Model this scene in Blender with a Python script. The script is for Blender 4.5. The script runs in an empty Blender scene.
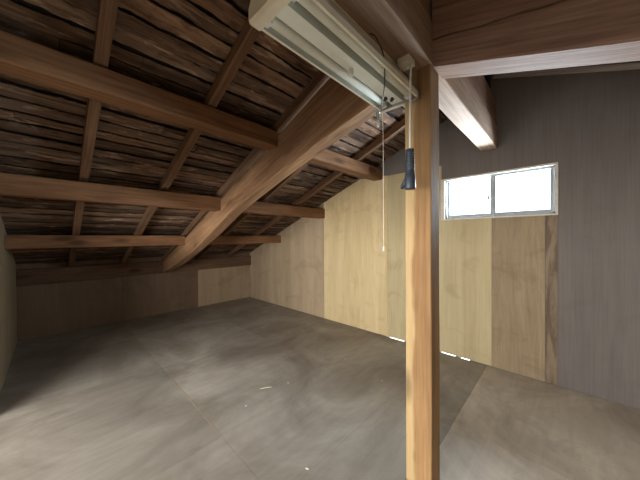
import bpy, bmesh, math, random
from mathutils import Vector, Matrix, noise
random.seed(7)
C = bpy.context.scene.collection

# ------------------------------------------------------------------ materials
def new_mat(name):
    m = bpy.data.materials.new(name); m.use_nodes = True
    nt = m.node_tree; nt.nodes.clear()
    o = nt.nodes.new('ShaderNodeOutputMaterial'); b = nt.nodes.new('ShaderNodeBsdfPrincipled')
    nt.links.new(b.outputs[0], o.inputs[0])
    return m, nt, b
def nd(nt, t, **kw):
    n = nt.nodes.new(t)
    for k, v in kw.items():
        if k in n.inputs: n.inputs[k].default_value = v
        else: setattr(n, k, v)
    return n
def ramp(nt, fac, stops):
    r = nd(nt, 'ShaderNodeValToRGB'); e = r.color_ramp.elements
    while len(e) < len(stops): e.new(0.5)
    for el, (p, c) in zip(e, stops):
        el.position = p; el.color = (*c, 1) if len(c) == 3 else c
    nt.links.new(fac, r.inputs[0]); return r.outputs[0]
def mix(nt, a, b, fac, mode='MIX'):
    n = nd(nt, 'ShaderNodeMix', data_type='RGBA', blend_type=mode)
    for s, v in ((n.inputs[6], a), (n.inputs[7], b), (n.inputs[0], fac)):
        if isinstance(v, bpy.types.NodeSocket): nt.links.new(v, s)
        elif isinstance(v, (int, float)) : s.default_value = v
        else: s.default_value = (*v, 1)
    return n.outputs[2]
def mapped(nt, scale, rnd=True, coord='Object'):
    tc = nd(nt, 'ShaderNodeTexCoord'); mp = nd(nt, 'ShaderNodeMapping'); mp.inputs['Scale'].default_value = scale
    nt.links.new(tc.outputs[coord], mp.inputs[0])
    if rnd:
        oi = nd(nt, 'ShaderNodeObjectInfo'); mu = nd(nt, 'ShaderNodeMath', operation='MULTIPLY'); mu.inputs[1].default_value = 37.0
        nt.links.new(oi.outputs['Random'], mu.inputs[0]); nt.links.new(mu.outputs[0], mp.inputs['Location'])
    return mp.outputs[0]
def noise_n(nt, vec, scale=1, detail=5, rough=.55, dist=0):
    n = nd(nt, 'ShaderNodeTexNoise', Scale=scale, Detail=detail, Roughness=rough, Distortion=dist)
    nt.links.new(vec, n.inputs['Vector']); return n.outputs['Fac']

def wood(name, dark, light, rough=.75, knots=.8, grain=1.0, spec=.25, sap=None, tint=False, rings=True, ringf=.55):
    """sawn timber: grain runs along the object's own X"""
    m, nt, b = new_mat(name)
    g1 = noise_n(nt, mapped(nt, (1.3, 16, 16)), 1, 6, .6, .6)
    col = ramp(nt, g1, [(.3, dark), (.72, light)])
    g2 = noise_n(nt, mapped(nt, (4, 120, 120)), 1, 4, .6)
    f2 = ramp(nt, g2, [(.35, (1-.32*grain,)*3), (.6, (1, 1, 1))])
    col = mix(nt, col, f2, 1.0, 'MULTIPLY')
    if rings:
        w = nd(nt, 'ShaderNodeTexWave', Scale=1.0, Distortion=7.0, Detail=2.0); w.inputs['Detail Scale'].default_value = .6
        w.bands_direction = 'Y'; nt.links.new(mapped(nt, (.7, 9, 9)), w.inputs['Vector'])
        fr = ramp(nt, w.outputs['Fac'], [(.0, (.78, .74, .7)), (.5, (1, 1, 1))])
        col = mix(nt, col, fr, ringf, 'MULTIPLY')
    bl = noise_n(nt, mapped(nt, (2.2, 5, 5)), 1, 3)
    col = mix(nt, col, ramp(nt, bl, [(.3, (.72, .7, .68)), (.65, (1.05, 1.05, 1.05))]), .8, 'MULTIPLY')
    if sap:
        tc = nd(nt, 'ShaderNodeTexCoord'); sx = nd(nt, 'ShaderNodeSeparateXYZ'); nt.links.new(tc.outputs['Object'], sx.inputs[0])
        ad = nd(nt, 'ShaderNodeMath', operation='MULTIPLY_ADD'); ad.inputs[1].default_value = .09; nt.links.new(bl, ad.inputs[0]); nt.links.new(sx.outputs['Y'], ad.inputs[2])
        fac = ramp(nt, ad.outputs[0], [(.058, (0, 0, 0)), (.07, (1, 1, 1))])
        col = mix(nt, col, mix(nt, sap, f2, .7, 'MULTIPLY'), fac)
    if knots:
        v = nd(nt, 'ShaderNodeTexVoronoi', Scale=1.0); nt.links.new(mapped(nt, (2.6, 8, 8)), v.inputs['Vector'])
        kf = ramp(nt, v.outputs['Distance'], [(.10, (1, 1, 1)), (.19, (.4, .4, .4)), (.25, (0, 0, 0))])
        mu = nd(nt, 'ShaderNodeMath', operation='MULTIPLY'); mu.inputs[1].default_value = knots; nt.links.new(kf, mu.inputs[0])
        col = mix(nt, col, tuple(c*.35 for c in dark), mu.outputs[0])
    if tint:
        pt = noise_n(nt, mapped(nt, (5, 22, 9)), 1, 5, .65, .6)
        col = mix(nt, col, (.48, .36, .26), ramp(nt, pt, [(.56, (0, 0, 0)), (.68, (.75, .75, .75))]))
        pd = noise_n(nt, mapped(nt, (9, 30, 9)), 1, 5, .7)
        col = mix(nt, col, ramp(nt, pd, [(.34, (.35, .3, .28)), (.5, (1, 1, 1))]), .8, 'MULTIPLY')
        at = nd(nt, 'ShaderNodeAttribute', attribute_name='tint'); col = mix(nt, col, at.outputs['Color'], 1.0, 'MULTIPLY')
    nt.links.new(col, b.inputs['Base Color'])
    b.inputs['Roughness'].default_value = rough; b.inputs['Specular IOR Level'].default_value = spec
    bp = nd(nt, 'ShaderNodeBump', Strength=.35, Distance=.004); nt.links.new(g2, bp.inputs['Height']); nt.links.new(bp.outputs[0], b.inputs['Normal'])
    return m

def plywood(name, base, dark, stain=0.0, spots=.35):
    """plywood sheet: soft vertical figure in the local YZ plane"""
    m, nt, b = new_mat(name)
    g = noise_n(nt, mapped(nt, (7, 7, .8)), 1, 5, .55, .8)
    col = ramp(nt, g, [(.28, dark), (.66, base)])
    f = noise_n(nt, mapped(nt, (90, 90, 3)), 1, 3)
    col = mix(nt, col, ramp(nt, f, [(.35, (.9, .88, .85)), (.6, (1, 1, 1))]), .8, 'MULTIPLY')
    s = noise_n(nt, mapped(nt, (3.2, 3.2, 4.6)), 1, 6, .6, 1.2)
    col = mix(nt, col, ramp(nt, s, [(.33, (.62, .58, .52)), (.46, (1, 1, 1))]), spots, 'MULTIPLY')
    if stain:
        s2 = noise_n(nt, mapped(nt, (9, 9, 1.1)), 1, 7, .65, 2.5)
        col = mix(nt, col, ramp(nt, s2, [(.42, (.42, .36, .3)), (.56, (1, 1, 1))]), stain, 'MULTIPLY')
    nt.links.new(col, b.inputs['Base Color']); b.inputs['Roughness'].default_value = .7; b.inputs['Specular IOR Level'].default_value = .25
    return m
def plain(name, col, rough=.5, metal=0, spec=.5, var=.08, scale=30):
    m, nt, b = new_mat(name)
    n = noise_n(nt, mapped(nt, (1, 1, 1)), scale, 4)
    c = mix(nt, col, tuple(x*(1-var*3) for x in col), ramp(nt, n, [(.4, (0, 0, 0)), (.75, (1, 1, 1))]))
    nt.links.new(c, b.inputs['Base Color']); b.inputs['Roughness'].default_value = rough
    b.inputs['Metallic'].default_value = metal; b.inputs['Specular IOR Level'].default_value = spec
    return m

M = {}
M['beam'] = wood('beam_timber', (.11, .06, .038), (.20, .12, .075))
M['bigbeam'] = wood('climbing_beam_timber', (.28, .15, .078), (.48, .29, .155), knots=.7)
M['redbeam'] = wood('reddish_beam_timber', (.27, .155, .105), (.43, .27, .195), knots=0, rough=.72)
M['purlin'] = wood('purlin_timber', (.19, .088, .042), (.33, .175, .085))
M['rafter'] = wood('rafter_timber', (.16, .085, .048), (.29, .175, .10), knots=0)
M['batten'] = wood('grey_batten_timber', (.42, .38, .36), (.60, .56, .52), knots=0)
M['ridge'] = wood('ridge_timber', (.33, .215, .15), (.52, .38, .28), knots=0)
M['post'] = wood('post_timber', (.24, .13, .055), (.39, .235, .105), sap=(.45, .32, .16), knots=.55, grain=.5, ringf=.3)
M['deck'] = wood('roof_board_wood', (.085, .05, .035), (.33, .215, .145), tint=True, rough=.9, knots=.6, rings=False)
M['felt'] = plain('dark_roof_underlay', (.012, .010, .010), .95)
M['ply_pale'] = plywood('plywood_pale', (.66, .53, .31), (.54, .41, .22))
M['ply_tan'] = plywood('plywood_tan', (.44, .34, .23), (.34, .26, .165))
M['ply_brown'] = plywood('plywood_brown', (.33, .26, .165), (.27, .21, .13), stain=.22)
M['ply_yellow'] = plywood('plywood_yellow', (.50, .425, .255), (.42, .345, .20))
M['ply_stain'] = plywood('plywood_stained', (.25, .19, .13), (.19, .145, .10), stain=.7)
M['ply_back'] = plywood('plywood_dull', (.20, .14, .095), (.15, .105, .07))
M['wallboard'] = plywood('grey_wall_board', (.172, .155, .143), (.145, .13, .12), spots=.15)
M['ply_left'] = plywood('plywood_left', (.30, .24, .16), (.24, .19, .12))
M['cream'] = plain('cream_enamel', (.78, .74, .60), .45, var=.03)
M['reflector'] = plain('shaded_reflector_enamel', (.47, .51, .46), .6, spec=.2, var=.03, scale=12)  # enamel darkened so its colour carries the shade beside the tubes
M['tube'] = plain('fluorescent_glass', (.80, .84, .76), .7, spec=.08, var=.02)
M['metal'] = plain('galvanised_metal', (.55, .56, .55), .35, metal=.8)
M['plastic'] = plain('ivory_plastic', (.82, .78, .66), .45, var=.04)
M['white'] = plain('white_plastic', (.75, .73, .68), .4, var=.03)
M['cord'] = plain('white_cord', (.84, .80, .70), .5, var=.03)
M['blackcord'] = plain('black_wire', (.03, .032, .036), .45)
M['rubber'] = plain('black_rubber', (.04, .055, .072), .42, var=.1)
M['alu'] = plain('aluminium_sash', (.26, .29, .31), .5, metal=.2)
M['reveal'] = plain('pale_window_casing', (.62, .58, .50), .6)
M['chip'] = plain('pale_wood_chip', (.75, .68, .55), .8)

def floor_mat():
    m, nt, b = new_mat('worn_floor_board')
    big = noise_n(nt, mapped(nt, (1, 1, 1), False), 1.7, 6, .6, .8)
    col = ramp(nt, big, [(.3, (.185, .162, .135)), (.5, (.285, .258, .22)), (.72, (.42, .395, .345))])
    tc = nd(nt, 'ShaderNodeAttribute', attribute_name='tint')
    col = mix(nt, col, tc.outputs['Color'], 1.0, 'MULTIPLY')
    st = noise_n(nt, mapped(nt, (1.2, 9, 1), False), 2.2, 5, .6, .5)
    col = mix(nt, col, ramp(nt, st, [(.3, (.86, .85, .84)), (.62, (1.06, 1.06, 1.06))]), .8, 'MULTIPLY')
    sp = noise_n(nt, mapped(nt, (1, 1, 1), False), 60, 4)
    col = mix(nt, col, (.36, .35, .31), ramp(nt, sp, [(.66, (0, 0, 0)), (.80, (.6, .6, .6))]))
    du = noise_n(nt, mapped(nt, (1, 1, 1), False), 4.5, 7, .65, 1.5)
    col = mix(nt, col, (.27, .26, .225), ramp(nt, du, [(.55, (0, 0, 0)), (.8, (.55, .55, .55))]))
    nt.links.new(col, b.inputs['Base Color'])
    nt.links.new(ramp(nt, du, [(.3, (.42,)*3), (.7, (.65,)*3)]), b.inputs['Roughness'])
    b.inputs['Specular IOR Level'].default_value = .4
    bp = nd(nt, 'ShaderNodeBump', Strength=.15, Distance=.004); nt.links.new(sp, bp.inputs['Height']); nt.links.new(bp.outputs[0], b.inputs['Normal'])
    return m
M['floor'] = floor_mat()
def glass_mat():
    m = bpy.data.materials.new('frosted_window_glass'); m.use_nodes = True; nt = m.node_tree; nt.nodes.clear()
    o = nd(nt, 'ShaderNodeOutputMaterial'); t = nd(nt, 'ShaderNodeBsdfTransparent'); g = nd(nt, 'ShaderNodeBsdfGlossy', Roughness=.15)
    t.inputs[0].default_value = (.93, .96, .97, 1); x = nd(nt, 'ShaderNodeMixShader'); x.inputs[0].default_value = .06
    nt.links.new(t.outputs[0], x.inputs[1]); nt.links.new(g.outputs[0], x.inputs[2]); nt.links.new(x.outputs[0], o.inputs[0]); return m
M['glass'] = glass_mat()

# ------------------------------------------------------------------ mesh helpers
def obj(name, bm, mat, parent=None, loc=(0, 0, 0), rot=None, smooth=False, bevel=0, recalc=True):
    if bevel:
        bmesh.ops.bevel(bm, geom=[e for e in bm.edges if e.is_manifold and e.calc_face_angle(0) > .6], offset=bevel, segments=2, affect='EDGES', profile=.6)
    if recalc: bmesh.ops.recalc_face_normals(bm, faces=bm.faces)
    me = bpy.data.meshes.new(name); bm.to_mesh(me); bm.free()
    for p in me.polygons: p.use_smooth = smooth
    me.materials.append(mat)
    o = bpy.data.objects.new(name, me); C.objects.link(o)
    o.location = loc
    if rot: o.rotation_euler = rot
    if parent: o.parent = parent
    return o
def tag(o, label, cat, group=None):
    o['label'] = label; o['category'] = cat
    if group: o['group'] = group
    return o
def struct(o): o['kind'] = 'structure'; return o
def empty(name, loc): 
    o = bpy.data.objects.new(name, None); C.objects.link(o); o.location = loc; o.empty_display_size = .05; return o
def box(bm, a, b):
    v = [bm.verts.new((x, y, z)) for x in (a[0], b[0]) for y in (a[1], b[1]) for z in (a[2], b[2])]
    for f in ((0, 1, 3, 2), (4, 6, 7, 5), (0, 4, 5, 1), (2, 3, 7, 6), (0, 2, 6, 4), (1, 5, 7, 3)): bm.faces.new([v[i] for i in f])
    return bm
def boxes(*bs):
    bm = bmesh.new()
    for a, b in bs: box(bm, a, b)
    return bm
def sections(bm, secs):
    """closed loft through a list of rings of points"""
    rings = [[bm.verts.new(p) for p in s] for s in secs]
    n = len(rings[0])
    for r0, r1 in zip(rings, rings[1:]):
        for i in range(n): bm.faces.new((r0[i], r0[(i+1) % n], r1[(i+1) % n], r1[i]))
    bm.faces.new(rings[0][::-1]); bm.faces.new(rings[-1]); return bm
def lathe(prof, n=20, axis='Z'):
    bm = bmesh.new(); secs = []
    for r, h in prof:
        secs.append([((r*math.cos(t), r*math.sin(t), h) if axis == 'Z' else (h, r*math.cos(t), r*math.sin(t))) for t in (2*math.pi*i/n for i in range(n))])
    return sections(bm, secs)
def tube_path(pts, r, n=10, closed=False):
    bm = bmesh.new(); P = [Vector(p) for p in pts]; secs = []
    up = Vector((.3, .9, .1)).normalized()
    for i, p in enumerate(P):
        if closed: t = (P[(i+1) % len(P)]-P[i-1]).normalized()
        else: t = (P[min(i+1, len(P)-1)]-P[max(i-1, 0)]).normalized()
        a = t.cross(up).normalized(); b = t.cross(a); up = -b if b.dot(up) < 0 else b
        a = t.cross(up).normalized(); b = t.cross(a)
        secs.append([p+r*(math.cos(q)*a+math.sin(q)*b) for q in (2*math.pi*k/n for k in range(n))])
    if closed:
        rings = [[bm.verts.new(v) for v in s] for s in secs]
        for i in range(len(rings)):
            r0, r1 = rings[i], rings[(i+1) % len(rings)]
            for k in range(n): bm.faces.new((r0[k], r0[(k+1) % n], r1[(k+1) % n], r1[k]))
        return bm
    return sections(bm, secs)
def curve_pts(ctrl, n=8):
    P = [Vector(p) for p in ctrl]; out = []
    Q = [2*P[0]-P[1]]+P+[2*P[-1]-P[-2]]
    for i in range(1, len(Q)-2):
        for k in range(n):
            t = k/n; a, b, c, d = Q[i-1:i+3]
            out.append(.5*((2*b)+(c-a)*t+(2*a-5*b+4*c-d)*t*t+(3*b-a-3*c+d)*t**3))
    out.append(P[-1]); return out

def timber(name, stations, w, mat, loc, rotz=0, ch=.004, wob=.0015, roty=0, lie=0):
    """squared timber along local X. stations: (x, zbottom, ztop) in local units; width w about local Y=0"""
    bm = bmesh.new(); secs = []
    # resample
    xs = []; L0, L1 = stations[0][0], stations[-1][0]; n = max(2, int((L1-L0)/.07))
    for i in range(n+1):
        x = L0+(L1-L0)*i/n
        for a, b in zip(stations, stations[1:]):
            if a[0]-1e-9 <= x <= b[0]+1e-9:
                t = (x-a[0])/(b[0]-a[0]); zb = a[1]+t*(b[1]-a[1]); zt = a[2]+t*(b[2]-a[2]); break
        s = hash_off(name, loc)
        j = lambda k: wob*noise.noise(Vector((x*3+s, k*7.3, s)))*2
        h = w/2
        secs.append([(x, -h+ch+j(1), zb+j(2)), (x, h-ch+j(3), zb+j(2)), (x, h+j(3), zb+ch), (x, h+j(3), zt-ch), (x, h-ch, zt), (x, -h+ch, zt), (x, -h+j(1), zt-ch), (x, -h+j(1), zb+ch)])
    sections(bm, secs)
    if lie:
        bmesh.ops.rotate(bm, verts=bm.verts, cent=(0, 0, 0), matrix=Matrix.Rotation(-lie, 3, 'Y'))
    return obj(name, bm, mat, loc=loc, rot=(0, roty+lie, rotz))
def hash_off(n, loc): return (sum(ord(c) for c in n) % 97)*.37+loc[0]*3.1+loc[1]*1.7

# ------------------------------------------------------------------ measures (metres)
XL, XR = -.25, 2.42           # side walls
YB, YF = 4.035, -1.60         # eave wall, wall behind the camera
YR = .436; SL = .395
def rb(y): return 2.14-SL*abs(y-YR)      # underside of rafters
def dk(y): return rb(y)+.062             # underside of roof boards
ang = math.atan(SL)

# ------------------------------------------------------------------ floor
bm = bmesh.new(); tl = bm.loops.layers.float_color.new('tint')
xs = [XL-.1, .607, 1.52, XR+.1]
ybreaks = {0: [YF-.1, -.46, .45, 1.30, 2.15, 3.06, YB+.1], 1: [YF-.1, -.46, .45, .82, 1.73, 2.64, 3.55, YB+.1], 2: [YF-.1, -.46, .452, 1.36, 2.27, 3.18, YB+.1]}
for c in range(3):
    for y0, y1 in zip(ybreaks[c], ybreaks[c][1:]):
        n0 = len(bm.faces); g = .0006
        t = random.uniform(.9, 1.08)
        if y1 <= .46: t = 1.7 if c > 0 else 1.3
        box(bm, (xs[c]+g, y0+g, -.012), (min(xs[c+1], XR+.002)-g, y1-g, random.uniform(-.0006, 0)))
        bm.faces.ensure_lookup_table()
        for f in bm.faces[n0:]:
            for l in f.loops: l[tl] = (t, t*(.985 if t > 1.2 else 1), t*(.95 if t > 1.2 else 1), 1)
box(bm, (XL-.1, YF-.1, -.05), (XR+.001, YB+.1, -.013))
bm.faces.ensure_lookup_table()
for f in bm.faces[-6:]:
    for l in f.loops: l[tl] = (.3, .3, .3, 1)
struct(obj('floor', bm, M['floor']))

# ------------------------------------------------------------------ walls
def wall_poly(name, poly, axis, c0, c1, mat, parent=None):
    """prism of a polygon in (y,z) [axis X] or (x,z) [axis Y] between c0 and c1"""
    f = (lambda p, c: (c, p[0], p[1])) if axis == 'X' else (lambda p, c: (p[0], c, p[1]))
    return obj(name, sections(bmesh.new(), [[f(p, c0) for p in poly], [f(p, c1) for p in poly]]), mat, parent)
top = lambda y: dk(y)+.03
RF, SF = 2.40, .351
ftop = lambda y: RF-SF*(YR-y)+.02           # the other slope sits a little higher at the ridge
tp = lambda y, ym: ftop(y) if ym < YR else top(y)
WY0, WY1, WZ0, WZ1 = .045, .800, 1.195, 1.540      # window opening
# structural gable wall, cut round the window and the slits at its foot
slits = [(.58, .665), (.69, .83), (1.16, 1.36)]
bm = bmesh.new()
def prism_x(bm, poly, c0, c1): sections(bm, [[(c0, *p) for p in poly], [(c1, *p) for p in poly]])
T = .09
def col_polys(y0, y1, z0, z1=None):
    prism_x(bm, [(y0, z0), (y1, z0), (y1, tp(y1, (y0+y1)/2) if z1 is None else z1), (y0, tp(y0, (y0+y1)/2) if z1 is None else z1)], XR+.006, XR+T)
ys = sorted({YF-.1, WY0, YR, WY1, YB+.1, *(v for q in slits for v in q)})
for y0, y1 in zip(ys, ys[1:]):
    ym = (y0+y1)/2
    zb = .0065 if any(a < ym < b for a, b in slits) else -.05
    if WY0 < ym < WY1:
        col_polys(y0, y1, zb, WZ0); col_polys(y0, y1, WZ1)
    else: col_polys(y0, y1, zb)
bmesh.ops.remove_doubles(bm, verts=bm.verts, dist=1e-5)
wr = struct(obj('wall_right', bm, M['wallboard'], bevel=0, recalc=False))
# plywood sheets fixed over it
def panel(y0, y1, zt0, zt1, mat, z0=.004, holes=False, th=.006):
    g = .0014; y0 += g; y1 -= g; b = bmesh.new()
    if holes:  # sheet with the window in it: pieces around the opening
        for a, c, za, zb in ((y0, WY0, z0, zt0), (WY1, y1, z0, zt0), (max(y0, WY0), min(y1, WY1), z0, WZ0), (max(y0, WY0), min(y1, WY1), WZ1, zt0)):
            if c-a > .001: prism_x(b, [(a, za), (c, za), (c, zb), (a, zb)], XR, XR+th)
    else:
        prism_x(b, [(y0, z0), (y1, z0), (y1, zt1), (y0, zt0)], XR, XR+th)
    return struct(obj('plywood_panel', b, mat, wr))
panel(3.16, YB, top(3.16)-.03, top(YB)-.03, M['ply_tan'])
panel(2.245, 3.16, top(2.245)-.03, top(3.16)-.03, M['ply_tan'])
b = bmesh.new(); prism_x(b, [(1.343, .006), (1.44, .006), (1.45, .004), (2.242, .004), (2.242, top(2.242)-.03), (1.68, 1.70), (1.343, 1.685)], XR, XR+.006)
struct(obj('plywood_panel', b, M['ply_pale'], wr))
b = bmesh.new(); prism_x(b, [(.4214, .006), (1.3416, .006), (1.3416, 1.68), (WY1+.002, 1.68), (WY1+.002, WZ0), (.4214, WZ0)], XR, XR+.006)
struct(obj('plywood_panel', b, M['ply_yellow'], wr))
panel(.10, .42, WZ0, WZ0, M['ply_brown'])
panel(.034, .10, WZ0-.005, WZ0-.005, M['ply_stain'])
# eave wall, left wall, wall behind the camera
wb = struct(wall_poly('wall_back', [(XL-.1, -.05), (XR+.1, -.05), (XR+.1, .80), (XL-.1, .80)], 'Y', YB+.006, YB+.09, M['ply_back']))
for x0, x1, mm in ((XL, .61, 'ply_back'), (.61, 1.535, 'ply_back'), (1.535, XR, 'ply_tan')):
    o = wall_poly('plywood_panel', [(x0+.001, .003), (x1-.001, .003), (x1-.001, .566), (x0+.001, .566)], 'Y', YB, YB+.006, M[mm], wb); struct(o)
DY0, DY1, DZ = -.95, 2.40, 1.13      # unseen opening the camera looks in from, sized to shape the light
bm = bmesh.new()
for y0, y1, z0, z1 in ((YF-.1, DY0, -.05, None), (DY1, YB+.1, -.05, None), (DY0, YR, DZ, None), (YR, DY1, DZ, None)):
    prism_x(bm, [(y0, z0), (y1, z0), (y1, tp(y1, (y0+y1)/2)), (y0, tp(y0, (y0+y1)/2))], XL-.08, XL)
struct(obj('wall_left', bm, M['ply_left']))
struct(wall_poly('wall_front', [(XL-.1, -.05), (XR+.1, -.05), (XR+.1, ftop(YF)), (XL-.1, ftop(YF))], 'Y', YF-.09, YF, M['ply_tan']))
# unseen landing box added outside that opening to hold an area light
bm = boxes(((-1.75, -1.5, -.05), (XL-.08, 2.6, -.013)), ((-1.75, -1.5, 1.45), (XL-.08, 2.6, 1.52)), ((-1.75, -1.55, -.05), (XL-.08, -1.5, 1.5)), ((-1.75, 2.6, -.05), (XL-.08, 2.65, 1.5)),
           ((-1.8, -1.55, -.05), (-1.75, 2.65, .25)), ((-1.8, -1.55, 1.25), (-1.75, 2.65, 1.5)), ((-1.8, -1.55, .25), (-1.75, -.4, 1.25)), ((-1.8, 2.3, .25), (-1.75, 2.65, 1.25)))
struct(obj('wall_light_box', bm, M['ply_back']))

# ------------------------------------------------------------------ window
win = struct(empty('window_1', (XR, WY0, WZ0)))
def wpart(name, bm, mat, parent=win, **k):
    o = obj(name, bm, mat, parent, **k)
    if parent is win: o.location = Vector(o.location)-Vector(win.location)
    return struct(o)
X0 = XR
wpart('casing', boxes(((X0-.010, WY0-.012, WZ0+.004), (X0+T, WY0+.003, WZ1-.003)), ((X0-.010, WY1-.028, WZ0+.004), (X0+T, WY1+.004, WZ1-.003)),
                      ((X0-.010, WY0-.012, WZ0-.006), (X0+T, WY1+.004, WZ0+.004)), ((X0-.010, WY0-.012, WZ1-.003), (X0+T, WY1+.004, WZ1+.012))), M['reveal'])
a0, a1, z0, z1 = WY0+.003, WY1-.028, WZ0+.004, WZ1-.003
wpart('window_frame', boxes(((X0+.012, a0, z0), (X0+.075, a0+.012, z1)), ((X0+.012, a1-.014, z0), (X0+.075, a1, z1)), ((X0+.012, a0, z0), (X0+.075, a1, z0+.014)), ((X0+.012, a0, z1-.010), (X0+.075, a1, z1))), M['alu'])
def sash(y0, y1, x0):
    a, b, zl, zh = (y0, y1, z0+.012, z1-.006)
    lo, hi = (.018, .036) if y0 < .3 else (.036, .020)
    s = wpart('sash', boxes(((x0, a, zl), (x0+.02, a+lo, zh)), ((x0, b-hi, zl), (x0+.02, b, zh)), ((x0, a+lo, zl), (x0+.02, b-hi, z0+.034)), ((x0, a+lo, z1-.018), (x0+.02, b-hi, zh))), M['alu'])
    p = obj('pane', boxes(((x0+.008, y0+lo-.002, z0+.032), (x0+.012, y1-hi+.002, z1-.016))), M['glass'], s)
    return s
sash(a0+.008, .432, X0+.02); sash(.392, a1-.010, X0+.044)
b = lathe([(.001, 0), (.011, 0), (.011, .006), (.001, .006)], 14, 'X')
box(b, (-.004, -.006, -.02), (.006, .006, .02)); box(b, (-.010, -.004, -.004), (-.002, .030, .006)); box(b, (-.010, .026, -.012), (-.002, .040, .026))
o = wpart('latch', b, M['alu'], loc=(X0+.014, .412, 1.350)); 

# ------------------------------------------------------------------ roof boards
def deck(sign, ylast, name, z0=None, ang=ang):
    """roof boards running along X, from the ridge down; local frame: X, d (down slope), n (up)"""
    z0 = dk(YR) if z0 is None else z0
    bm = bmesh.new(); tl = bm.loops.layers.float_color.new('tint')
    L = abs(ylast-YR)/math.cos(ang); d = .01
    while d < L:
        w = random.uniform(.056, .078); gap = random.choice((.003, .010, .014, .018, .022))
        x = XL-.12+random.uniform(-.9, 0)
        while x < XR+.12:
            x1 = x+random.choice((.46, .91, 1.82, 1.82, 2.73))
            xa, xb = max(x, XL-.14), min(x1-.002, XR+.14)
            if xb-xa > .02:
                lift = random.uniform(0, .006); tilt = random.uniform(0, .007); sd = random.random()*50
                n = max(2, int((xb-xa)/.025)); secs = []
                for i in range(n+1):
                    xx = xa+(xb-xa)*i/n
                    e0 = .007*noise.noise(Vector((xx*9, sd, 0)))+.004*noise.noise(Vector((xx*40, sd, 2))); e1 = .009*noise.noise(Vector((xx*8, sd, 9)))+.005*noise.noise(Vector((xx*45, sd, 4)))
                    secs.append([(xx, d+e0, lift), (xx, d+w+e1, lift+tilt), (xx, d+w+e1, lift+tilt+.006), (xx, d+e0, lift+.006)])
                n0 = len(bm.faces); sections(bm, secs); bm.faces.ensure_lookup_table()
                v = random.choice((.6, .8, .9, 1.0, 1.15, 1.4)); r = random.uniform(-.06, .08)
                for f in bm.faces[n0:]:
                    for l in f.loops: l[tl] = (v*(1+r), v, v*(1-r), 1)
            x = x1
        d += w+gap
    o = obj(name, bm, M['deck'])
    o.location = (0, YR, rb(YR)+.062)
    # local y -> down slope direction
    s = sign
    o.matrix_world = Matrix(((1, 0, 0, 0), (0, s*math.cos(ang), s*math.sin(ang), YR), (0, -math.sin(ang), math.cos(ang), z0), (0, 0, 0, 1)))
    struct(o)
    sh = obj('roof_underlay', boxes(((XL-.14, -.02, .022), (XR+.14, L+.05, .035))), M['felt'], o); struct(sh)
    return o
deck(1, YB+.12, 'ceiling'); deck(-1, YF-.12, 'ceiling_front', RF, math.atan(SF))
struct(obj('trim_2', boxes(((XL-.1, YR-.004, dk(YR)-.005), (XR+.1, YR+.012, RF+.03))), M['felt']))

# ------------------------------------------------------------------ rafters
NOTCH = [(1.39, 1.50, 1.758), (2.22, 2.33, 1.409), (3.13, 3.235, 1.078), (3.985, 4.13, .736)]
def rafter(x, sign, ylast, label, group=None, z0=None, ang=ang, kind='rafter', ht=.056):
    L = abs(ylast-YR)/math.cos(ang); bm = bmesh.new(); n = 40; w = .0225 if kind == 'rafter' else .010; secs = []
    sd = random.random()*90
    ts = [L*i/n for i in range(n+1)]
    if sign > 0:      # birdsmouth notches where the rafter sits down over each purlin
        for ya, yb, zt in NOTCH: ts += [(y-YR-.03)/math.cos(ang) for y in (ya-.0035, ya-.003, yb+.003, yb+.0035)]
    for t in sorted(ts):
        j = .0015*noise.noise(Vector((t*3, sd, 1))); k = .0012*noise.noise(Vector((t*3, sd, 5)))
        y = YR+.03+t*math.cos(ang)
        for ya, yb, zt in NOTCH:
            if sign > 0 and ya-.00325 < y < yb+.00325: k = max(k, (zt+.003-rb(y))*math.cos(ang)+.001)
        secs.append([(t, -w+j, k), (t, w+j, k), (t, w+j, ht), (t, -w+j, ht)])
    sections(bm, secs)
    o = obj(kind, bm, M['rafter'] if kind == 'rafter' else M['batten'])
    s = sign
    # local x down the slope, local y across
    o.matrix_world = Matrix(((0, -s, 0, x), (s*math.cos(ang), 0, s*math.sin(ang), YR+.03*s), (-math.sin(ang), 0, math.cos(ang), (rb(YR) if z0 is None else z0)-.03*math.tan(ang)+.002), (0, 0, 0, 1)))
    return tag(o, label, kind, group)
G = 'rafters under the roof boards'
rafter(.150, 1, YB+.08, 'brown rafter nearest the left wall, upright in the picture under dark roof boards', G)
rafter(.613, 1, YB+.08, 'slanting light brown rafter second from the left wall, seen above the long purlins', G)
rafter(1.072, 1, YB+.08, 'rafter lying directly over the big sloping beam, only its edge showing', G)
rafter(1.53, 1, YB+.08, 'rafter just right of the big sloping beam, over the corner of pale plywood', G)
rafter(2.00, 1, YB+.08, 'rafter closest to the plywood gable wall, running up behind the pull cord', G)
rafter(2.385, -1, YF-.05, 'thin batten high over the window at top right, a pale line on the dark wall', None, 2.281, math.atan(SF), 'batten', .028)

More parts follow.
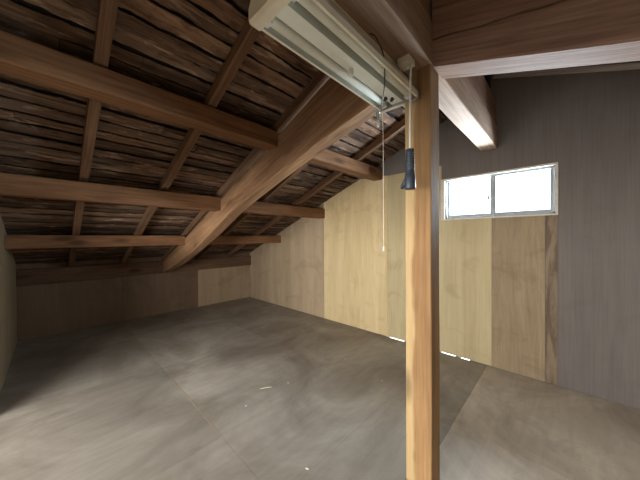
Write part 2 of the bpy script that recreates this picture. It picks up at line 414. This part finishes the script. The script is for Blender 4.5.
# ------------------------------------------------------------------ beams
def hbeam(name, x0, x1, y0, y1, z0, z1, mat, label, cat='beam', group=None):
    L = x1-x0
    o = timber(name, [(0, 0, z1-z0), (L, 0, z1-z0)], y1-y0, mat, (x0, (y0+y1)/2, z0))
    return tag(o, label, cat, group)
BX0, BX1 = 1.05, 1.155
PG = 'purlins framed into the big sloping beam'
hbeam('purlin', XL+.002, BX0, 1.39, 1.50, 1.652, 1.757, M['purlin'], 'dark brown purlin, highest of the three left of the big sloping beam', 'purlin', PG)
hbeam('purlin', BX1, XR-.002, 1.39, 1.50, 1.650, 1.757, M['purlin'], 'short brightly lit purlin crossing behind the pull cord, right of the big sloping beam', 'purlin', PG)
hbeam('purlin', XL+.002, BX0, 2.22, 2.33, 1.29, 1.407, M['purlin'], 'warm brown purlin at mid height left of the big sloping beam', 'purlin', PG)
hbeam('purlin', BX1, XR-.002, 2.22, 2.33, 1.29, 1.408, M['purlin'], 'brown purlin right of the big sloping beam ending at the joint of two plywood sheets', 'purlin', PG)
hbeam('purlin', XL+.002, BX0, 3.13, 3.235, .968, 1.076, M['purlin'], 'dim purlin, lowest of the three left of the big sloping beam', 'purlin', PG)
hbeam('purlin', BX1, XR-.002, 3.13, 3.235, .968, 1.076, M['purlin'], 'short low purlin right of the big sloping beam near the far corner', 'purlin', PG)
hbeam('eave_beam', XL+.002, XR-.002, 3.99, YB+.09, .568, .735, M['beam'], 'dark beam along the top of the low far wall', 'beam')
hbeam('ridge_beam', XL+.002, XR-.002, .382, .490, 1.73, 1.90, M['ridge'], 'ridge beam resting on the post, its far end lit by the window', 'beam')
hbeam('ridge_board', XL+.002, XR-.002, .392, .480, 1.902, 2.115, M['redbeam'], 'upper ridge timber lying on top of the ridge beam', 'beam')
# big sloping beam (a slightly cambered squared log)
st = [(.490, 1.735, 2.07), (.71, 1.665, 1.985), (1.0, 1.583, 1.88), (1.39, 1.475, 1.725), (1.75, 1.36, 1.575), (2.06, 1.255, 1.455), (2.5, 1.065, 1.29), (2.92, .90, 1.13), (3.4, .74, .95), (3.99, .575, .735)]
o = timber('climbing_beam', [(a-.490, b-1.735, c-1.735) for a, b, c in st], BX1-BX0, M['bigbeam'], ((BX0+BX1)/2, .490, 1.735), math.pi/2, ch=.007, wob=.004, lie=math.atan(.34))
tag(o, 'big sloping beam with knots running from the post top down to the far wall', 'beam', 'sloping beams meeting at the post')
# opposite sloping beam with a drying crack: face at x = 1.05, runs towards -y
bm = bmesh.new(); secs = []; w = .06; n = 60; L = 1.95
for i in range(n+1):
    t = L*i/n; zb = -.333*t; zt = zb+.31-.02*t; j = .002*noise.noise(Vector((t*4, 3, 3)))
    zc = zb+.103+.11*t+.006*noise.noise(Vector((t*9, 1, 0)))+.003*noise.noise(Vector((t*30, 1, 0))); gw = (.0045+.003*noise.noise(Vector((t*12, 4, 0))))*min(1, max(.25, (1.1-t)*2)); gd = .03*min(1, max(.15, (1.1-t)*2))
    # local y: +w is world -x side after rotation by -90deg about z?  (x,y)->(y,-x): local -y -> world -x
    secs.append([(t, -w+.006+j, zb), (t, w-.006, zb), (t, w, zb+.006), (t, w, zt), (t, -w+j, zt), (t, -w+j, zc+gw), (t, -w+gd, zc), (t, -w+j, zc-gw), (t, -w+j, zb+.006)])
sections(bm, secs); lie = math.atan(.30)
bmesh.ops.rotate(bm, verts=bm.verts, cent=(0, 0, 0), matrix=Matrix.Rotation(-lie, 3, 'Y'))
o = obj('climbing_beam', bm, M['redbeam'], loc=(1.05+w, .381, 1.718), rot=(0, lie, -math.pi/2))
tag(o, 'wide reddish beam with a long crack, crossing the top right in front of the window wall', 'beam', 'sloping beams meeting at the post')
# post
o = timber('post', [(0, 0, .095), (1.728, 0, .095)], .108, M['post'], (1.14, .440, .001), 0, ch=.003, wob=.001, roty=-math.pi/2)
tag(o, 'upright orange-brown square wooden post standing in the foreground', 'post')

# ------------------------------------------------------------------ light fixture
FX0, FX1 = .358, 1.028
fx = empty('ceiling_light', (.70, .508, 1.73))
tag(fx, 'unlit twin-tube fluorescent light fixed under the ridge beam beside the post', 'light fixture')
def fpart(name, bm, mat, parent=fx, **k):
    off = Vector(fx.location) if parent is fx else Vector((0, 0, 0))
    if parent is not fx: 
        o = obj(name, bm, mat, parent, **k); return o
    for v in bm.verts: v.co -= off
    return obj(name, bm, mat, parent, **k)
# housing shell: open-bottomed tray with inward lips, thin sheet (closed profile)
outer = [(.424, 1.600), (.424, 1.620), (.447, 1.660), (.482, 1.716), (.545, 1.716), (.568, 1.662), (.592, 1.622), (.592, 1.600)]
inner = [(.584, 1.600), (.584, 1.612), (.568, 1.652), (.545, 1.652), (.532, 1.604), (.486, 1.604), (.472, 1.652), (.449, 1.652), (.432, 1.612), (.432, 1.600)]
prof = outer+inner
secs = [[(x, y, z) for y, z in prof] for x in (FX0+.03, FX1-.02)]
bm = bmesh.new(); rings = [[bm.verts.new(p) for p in s] for s in secs]; n = len(prof)
for i in range(n): bm.faces.new((rings[0][i], rings[0][(i+1) % n], rings[1][(i+1) % n], rings[1][i]))
me_f = fpart('housing', bm, M['cream'])
me_f.data.materials.append(M['reflector']); me_f.data.materials.append(M['tube'])
for p in me_f.data.polygons:
    c = p.center+Vector(fx.location)
    if len(outer)-1 < p.index < n-1: p.material_index = 2 if p.index == 12 else 1  # centre plate stays bright, tray sides take the enamel with painted shade
for yy in (.5620, .4545):
    b = lathe([(.006, FX0+.034), (.0145, FX0+.036), (.0145, FX1-.036), (.006, FX1-.034)], 24, 'X')
    for v in b.verts: v.co.y += yy; v.co.z += 1.6175
    t = fpart('fluorescent_tube', b, M['tube'], smooth=True)
# end caps
def cap(x0, x1, mat, name):
    e = .003; cp = [(.424-e, 1.597), (.424-e, 1.624), (.444, 1.664), (.478, 1.7265), (.549, 1.7265), (.571, 1.666), (.592+e, 1.626), (.592+e, 1.597), (.586, 1.593), (.430, 1.593)]
    cy = .508; cz = 1.65
    f = lambda s: [(cy+(y-cy)*s, cz+(z-cz)*s) for y, z in cp]
    b = sections(bmesh.new(), [[(x0, *p) for p in f(.93)], [(x0+.006, *p) for p in f(.985)], [(x0+.012, *p) for p in cp], [(x1, *p) for p in cp]] if x0 < .6 else
                 [[(x0, *p) for p in cp], [(x1-.006, *p) for p in cp], [(x1, *p) for p in f(.96)]])
    return fpart(name, b, mat)
c1 = cap(FX0-.002, FX0+.034, M['cream'], 'end_cap')
# embossed ridge line on the near cap
b = boxes(*[((FX0-.0035, .452+i*.007, 1.668), (FX0+.001, .4565+i*.007, 1.672)) for i in range(16)])
for v in b.verts: v.co -= Vector(fx.location)
obj('embossed_mark', b, M['reveal'], fx)
c2 = cap(FX1-.022, FX1, M['metal'], 'end_cap')
# starter knob between the tubes
b = lathe([(.003, 0), (.009, .001), (.0105, .006), (.0105, .022), (.007, .024)], 18)
for v in b.verts: v.co += Vector((.70, .521, 1.583))
fpart('starter', b, M['white'], smooth=False)
# two black clips near the far end
for x, y in ((.935, .523), (.958, .506)):
    b = lathe([(.002, 0), (.008, .002), (.009, .006), (.005, .018)], 14)
    for v in b.verts: v.co += Vector((x, y, 1.589))
    fpart('wire_clip', b, M['blackcord'], smooth=True)
fpart('mounting_plate', boxes(((FX0+.03, .484, 1.704), (FX1-.03, .543, 1.7298))), M['cream'])
# lamp holders
for yy in (.5620, .4545):
    for x in (FX0+.03, FX1-.044):
        b = boxes(((x, yy-.011, 1.598), (x+.016, yy+.011, 1.638)))
        fpart('lamp_holder', b, M['white'], bevel=.002)
# supply wire looping over the side and down to the pull switch
w = fpart('supply_wire', tube_path(curve_pts([(.745, .474, 1.7235), (.746, .455, 1.707), (.748, .443, 1.679), (.762, .433, 1.639), (.813, .458, 1.588), (.885, .505, 1.583), (.945, .548, 1.586), (.962, .566, 1.592)]), .0022), M['blackcord'], smooth=True)

# pull switch hanging from the rim
ps = empty('pull_switch', (.962, .574, 1.60))
tag(ps, 'small metal pull switch and long thin cord hanging off the far corner of the light', 'pull switch')
def ppart(name, bm, mat, **k):
    for v in bm.verts: v.co -= Vector(ps.location)
    return obj(name, bm, mat, ps, **k)
ring = [(.962, .574+.010*math.cos(t), 1.588+.018*math.sin(t)) for t in (2*math.pi*i/20 for i in range(20))]
ppart('hanging_ring', tube_path(ring, .0018, 8, True), M['metal'], smooth=True)
b = lathe([(.003, 1.535), (.0065, 1.537), (.0065, 1.566), (.009, 1.568), (.009, 1.574), (.003, 1.576)], 16)
for v in b.verts: v.co += Vector((.962, .574, 0))
ppart('switch_body', b, M['metal'])
b = lathe([(.002, 1.508), (.0055, 1.510), (.006, 1.536), (.003, 1.538)], 14)
for v in b.verts: v.co += Vector((.962, .574, 0))
ppart('switch_tip', b, M['white'], smooth=True)
ppart('pull_cord', tube_path(curve_pts([(.972, .560, 1.592), (.973, .558, 1.56), (.973, .556, 1.40), (.973, .556, 1.20), (.973, .556, 1.00)], 4), .0011, 6), M['cord'], smooth=True)
b = lathe([(.0012, .982), (.0035, .984), (.0035, 1.0), (.0012, 1.004)], 12)
for v in b.verts: v.co += Vector((.973, .556, 0))
ppart('cord_knob', b, M['white'], smooth=True)

# ceiling rosette, flex and rubber socket
rs = empty('hanging_socket', (.962, .457, 1.73))
tag(rs, 'black rubber socket on a white flex, hanging in front of the post', 'socket')
def rpart(name, bm, mat, parent=rs, **k):
    for v in bm.verts: v.co -= Vector(rs.location)
    return obj(name, bm, mat, parent, **k)
jb = rpart('junction_box', boxes(((.932, .424, 1.706), (.986, .470, 1.7295))), M['plastic'], bevel=.004)
b = lathe([(.002, 1.699), (.006, 1.700), (.007, 1.706), (.002, 1.707)], 14)
for v in b.verts: v.co += Vector((.968, .445, 0))
rpart('cord_grip', b, M['plastic'])
rpart('flex', tube_path(curve_pts([(.968, .445, 1.706), (.950, .425, 1.695), (.922, .411, 1.665), (.908, .407, 1.61), (.906, .4075, 1.52), (.905, .408, 1.42), (.905, .4085, 1.34)]), .0036, 10), M['cord'], smooth=True)
R0 = (.905, .4085)
prof = [(.006, 1.361), (.0135, 1.360), (.0148, 1.356)]
for i in range(7):
    z = 1.350-i*.0085; prof += [(.0145+.0002*i, z), (.0157+.0002*i, z-.002), (.0157+.0002*i, z-.006), (.0145+.0002*i, z-.006)]
prof += [(.016, 1.284), (.016, 1.266), (.0185, 1.262), (.0195, 1.257), (.0195, 1.220), (.018, 1.215), (.006, 1.214)]
b = lathe(prof[::-1], 26)
for v in b.verts: v.co += Vector((*R0, 0))
rpart('socket_body', b, M['rubber'], smooth=True)
b = tube_path([(R0[0]+.0168*math.cos(t), R0[1]+.0168*math.sin(t), 1.272+.003*math.sin(2*t)) for t in (2*math.pi*i/26 for i in range(26))], .0020, 8, True)
rpart('collar', b, M['rubber'], smooth=True)
b = sections(bmesh.new(), [[(R0[0]-w, R0[1]+y, z0) for w in (h,)]+[(R0[0]-h, R0[1]+y, z1), (R0[0]+h, R0[1]+y, z1), (R0[0]+h, R0[1]+y, z0)]
     for y, h, z0, z1 in ((.012, .010, 1.238, 1.262), (.021, .011, 1.228, 1.250), (.033, .008, 1.220, 1.229))])
rpart('cover_flap', b, M['rubber'], bevel=.0015)

# ------------------------------------------------------------------ debris on the floor
def chip(x, y, l, w, h, a, label, name='wood_chip', cat='wood chip'):
    b = bmesh.new(); n = 5; secs = []
    for i in range(n+1):
        t = i/n; s = math.sin(math.pi*(.12+.76*t)); z = h*.25*math.sin(t*3.1)
        secs.append([(l*(t-.5), -w*s/2, z), (l*(t-.5), w*s/2, z), (l*(t-.5), w*.35*s, z+h*s), (l*(t-.5), -w*.35*s, z+h*s)])
    sections(b, secs); o = obj(name, b, M['chip'], loc=(x, y, .0004), rot=(0, 0, a)); return tag(o, label, cat, 'debris scattered on the floor')
chip(1.728, 1.362, .015, .008, .003, .6, 'pale wood chip on the floor nearest the foot of the gable wall')
chip(1.162, 1.435, .015, .008, .003, 1.5, 'pale wood chip on the floor in the middle of the room')
chip(.823, 1.429, .015, .008, .003, .2, 'pale wood chip on the floor closest to the floor board joint')
chip(.784, .838, .018, .007, .003, 2.0, 'pale wood chip on the floor at the bottom of the picture')
chip(1.018, 1.499, .085, .004, .004, 2.6, 'thin straw-like wood splinter lying on the floor', 'wood_splinter', 'wood splinter')
chip(1.644, .957, .015, .008, .003, 1.0, 'small wood chip on the floor just left of the post')
# pale filler strip in the open board joint
b = boxes(((.6055, 1.32, -.004), (.6085, 2.13, .0008)))
struct(obj('trim_1', b, M['ply_tan']))

# ------------------------------------------------------------------ light
def area(name, loc, rot, sx, sy, power, col):
    l = bpy.data.lights.new(name, 'AREA'); l.shape = 'RECTANGLE'; l.size = sx; l.size_y = sy; l.energy = power; l.color = col
    o = bpy.data.objects.new(name, l); C.objects.link(o); o.location = loc; o.rotation_euler = rot; return o
area('opening_fill_light', (-1.78, .95, .90), (0, -math.pi/2, 0), .68, 2.7, 132, (1, .95, .88))  # added fill light, stands in for light coming through the left opening
area('window_daylight', (XR+.30, .42, 1.36), (0, math.pi/2+.08, 0), .6, 1.1, 230, (.84, .92, 1))
wd = bpy.data.worlds.new('sky'); bpy.context.scene.world = wd; wd.use_nodes = True
bg = wd.node_tree.nodes['Background']; bg.inputs[0].default_value = (.90, .95, 1, 1); bg.inputs[1].default_value = 5.0

# ------------------------------------------------------------------ camera
yaw, pitch, roll = .76217868, -.00833719, -.0062079
fwd = Vector((math.cos(yaw)*math.cos(pitch), math.sin(yaw)*math.cos(pitch), math.sin(pitch)))
right = Vector((math.sin(yaw), -math.cos(yaw), 0)); up = right.cross(fwd)
rr = math.cos(roll)*right+math.sin(roll)*up; uu = -math.sin(roll)*right+math.cos(roll)*up
cam = bpy.data.cameras.new('camera'); co = bpy.data.objects.new('camera', cam); C.objects.link(co)
m = Matrix((rr, uu, -fwd)).transposed().to_4x4(); m.translation = Vector((0, 0, 1.04)); co.matrix_world = m
cam.sensor_fit = 'HORIZONTAL'; cam.sensor_width = 36; cam.lens = 256.45/640*36; cam.clip_start = .02
bpy.context.scene.camera = co
vs = bpy.context.scene.view_settings; vs.view_transform = 'Standard'; vs.look = 'None'; vs.exposure = 0; vs.gamma = 1; vs.use_curve_mapping = False
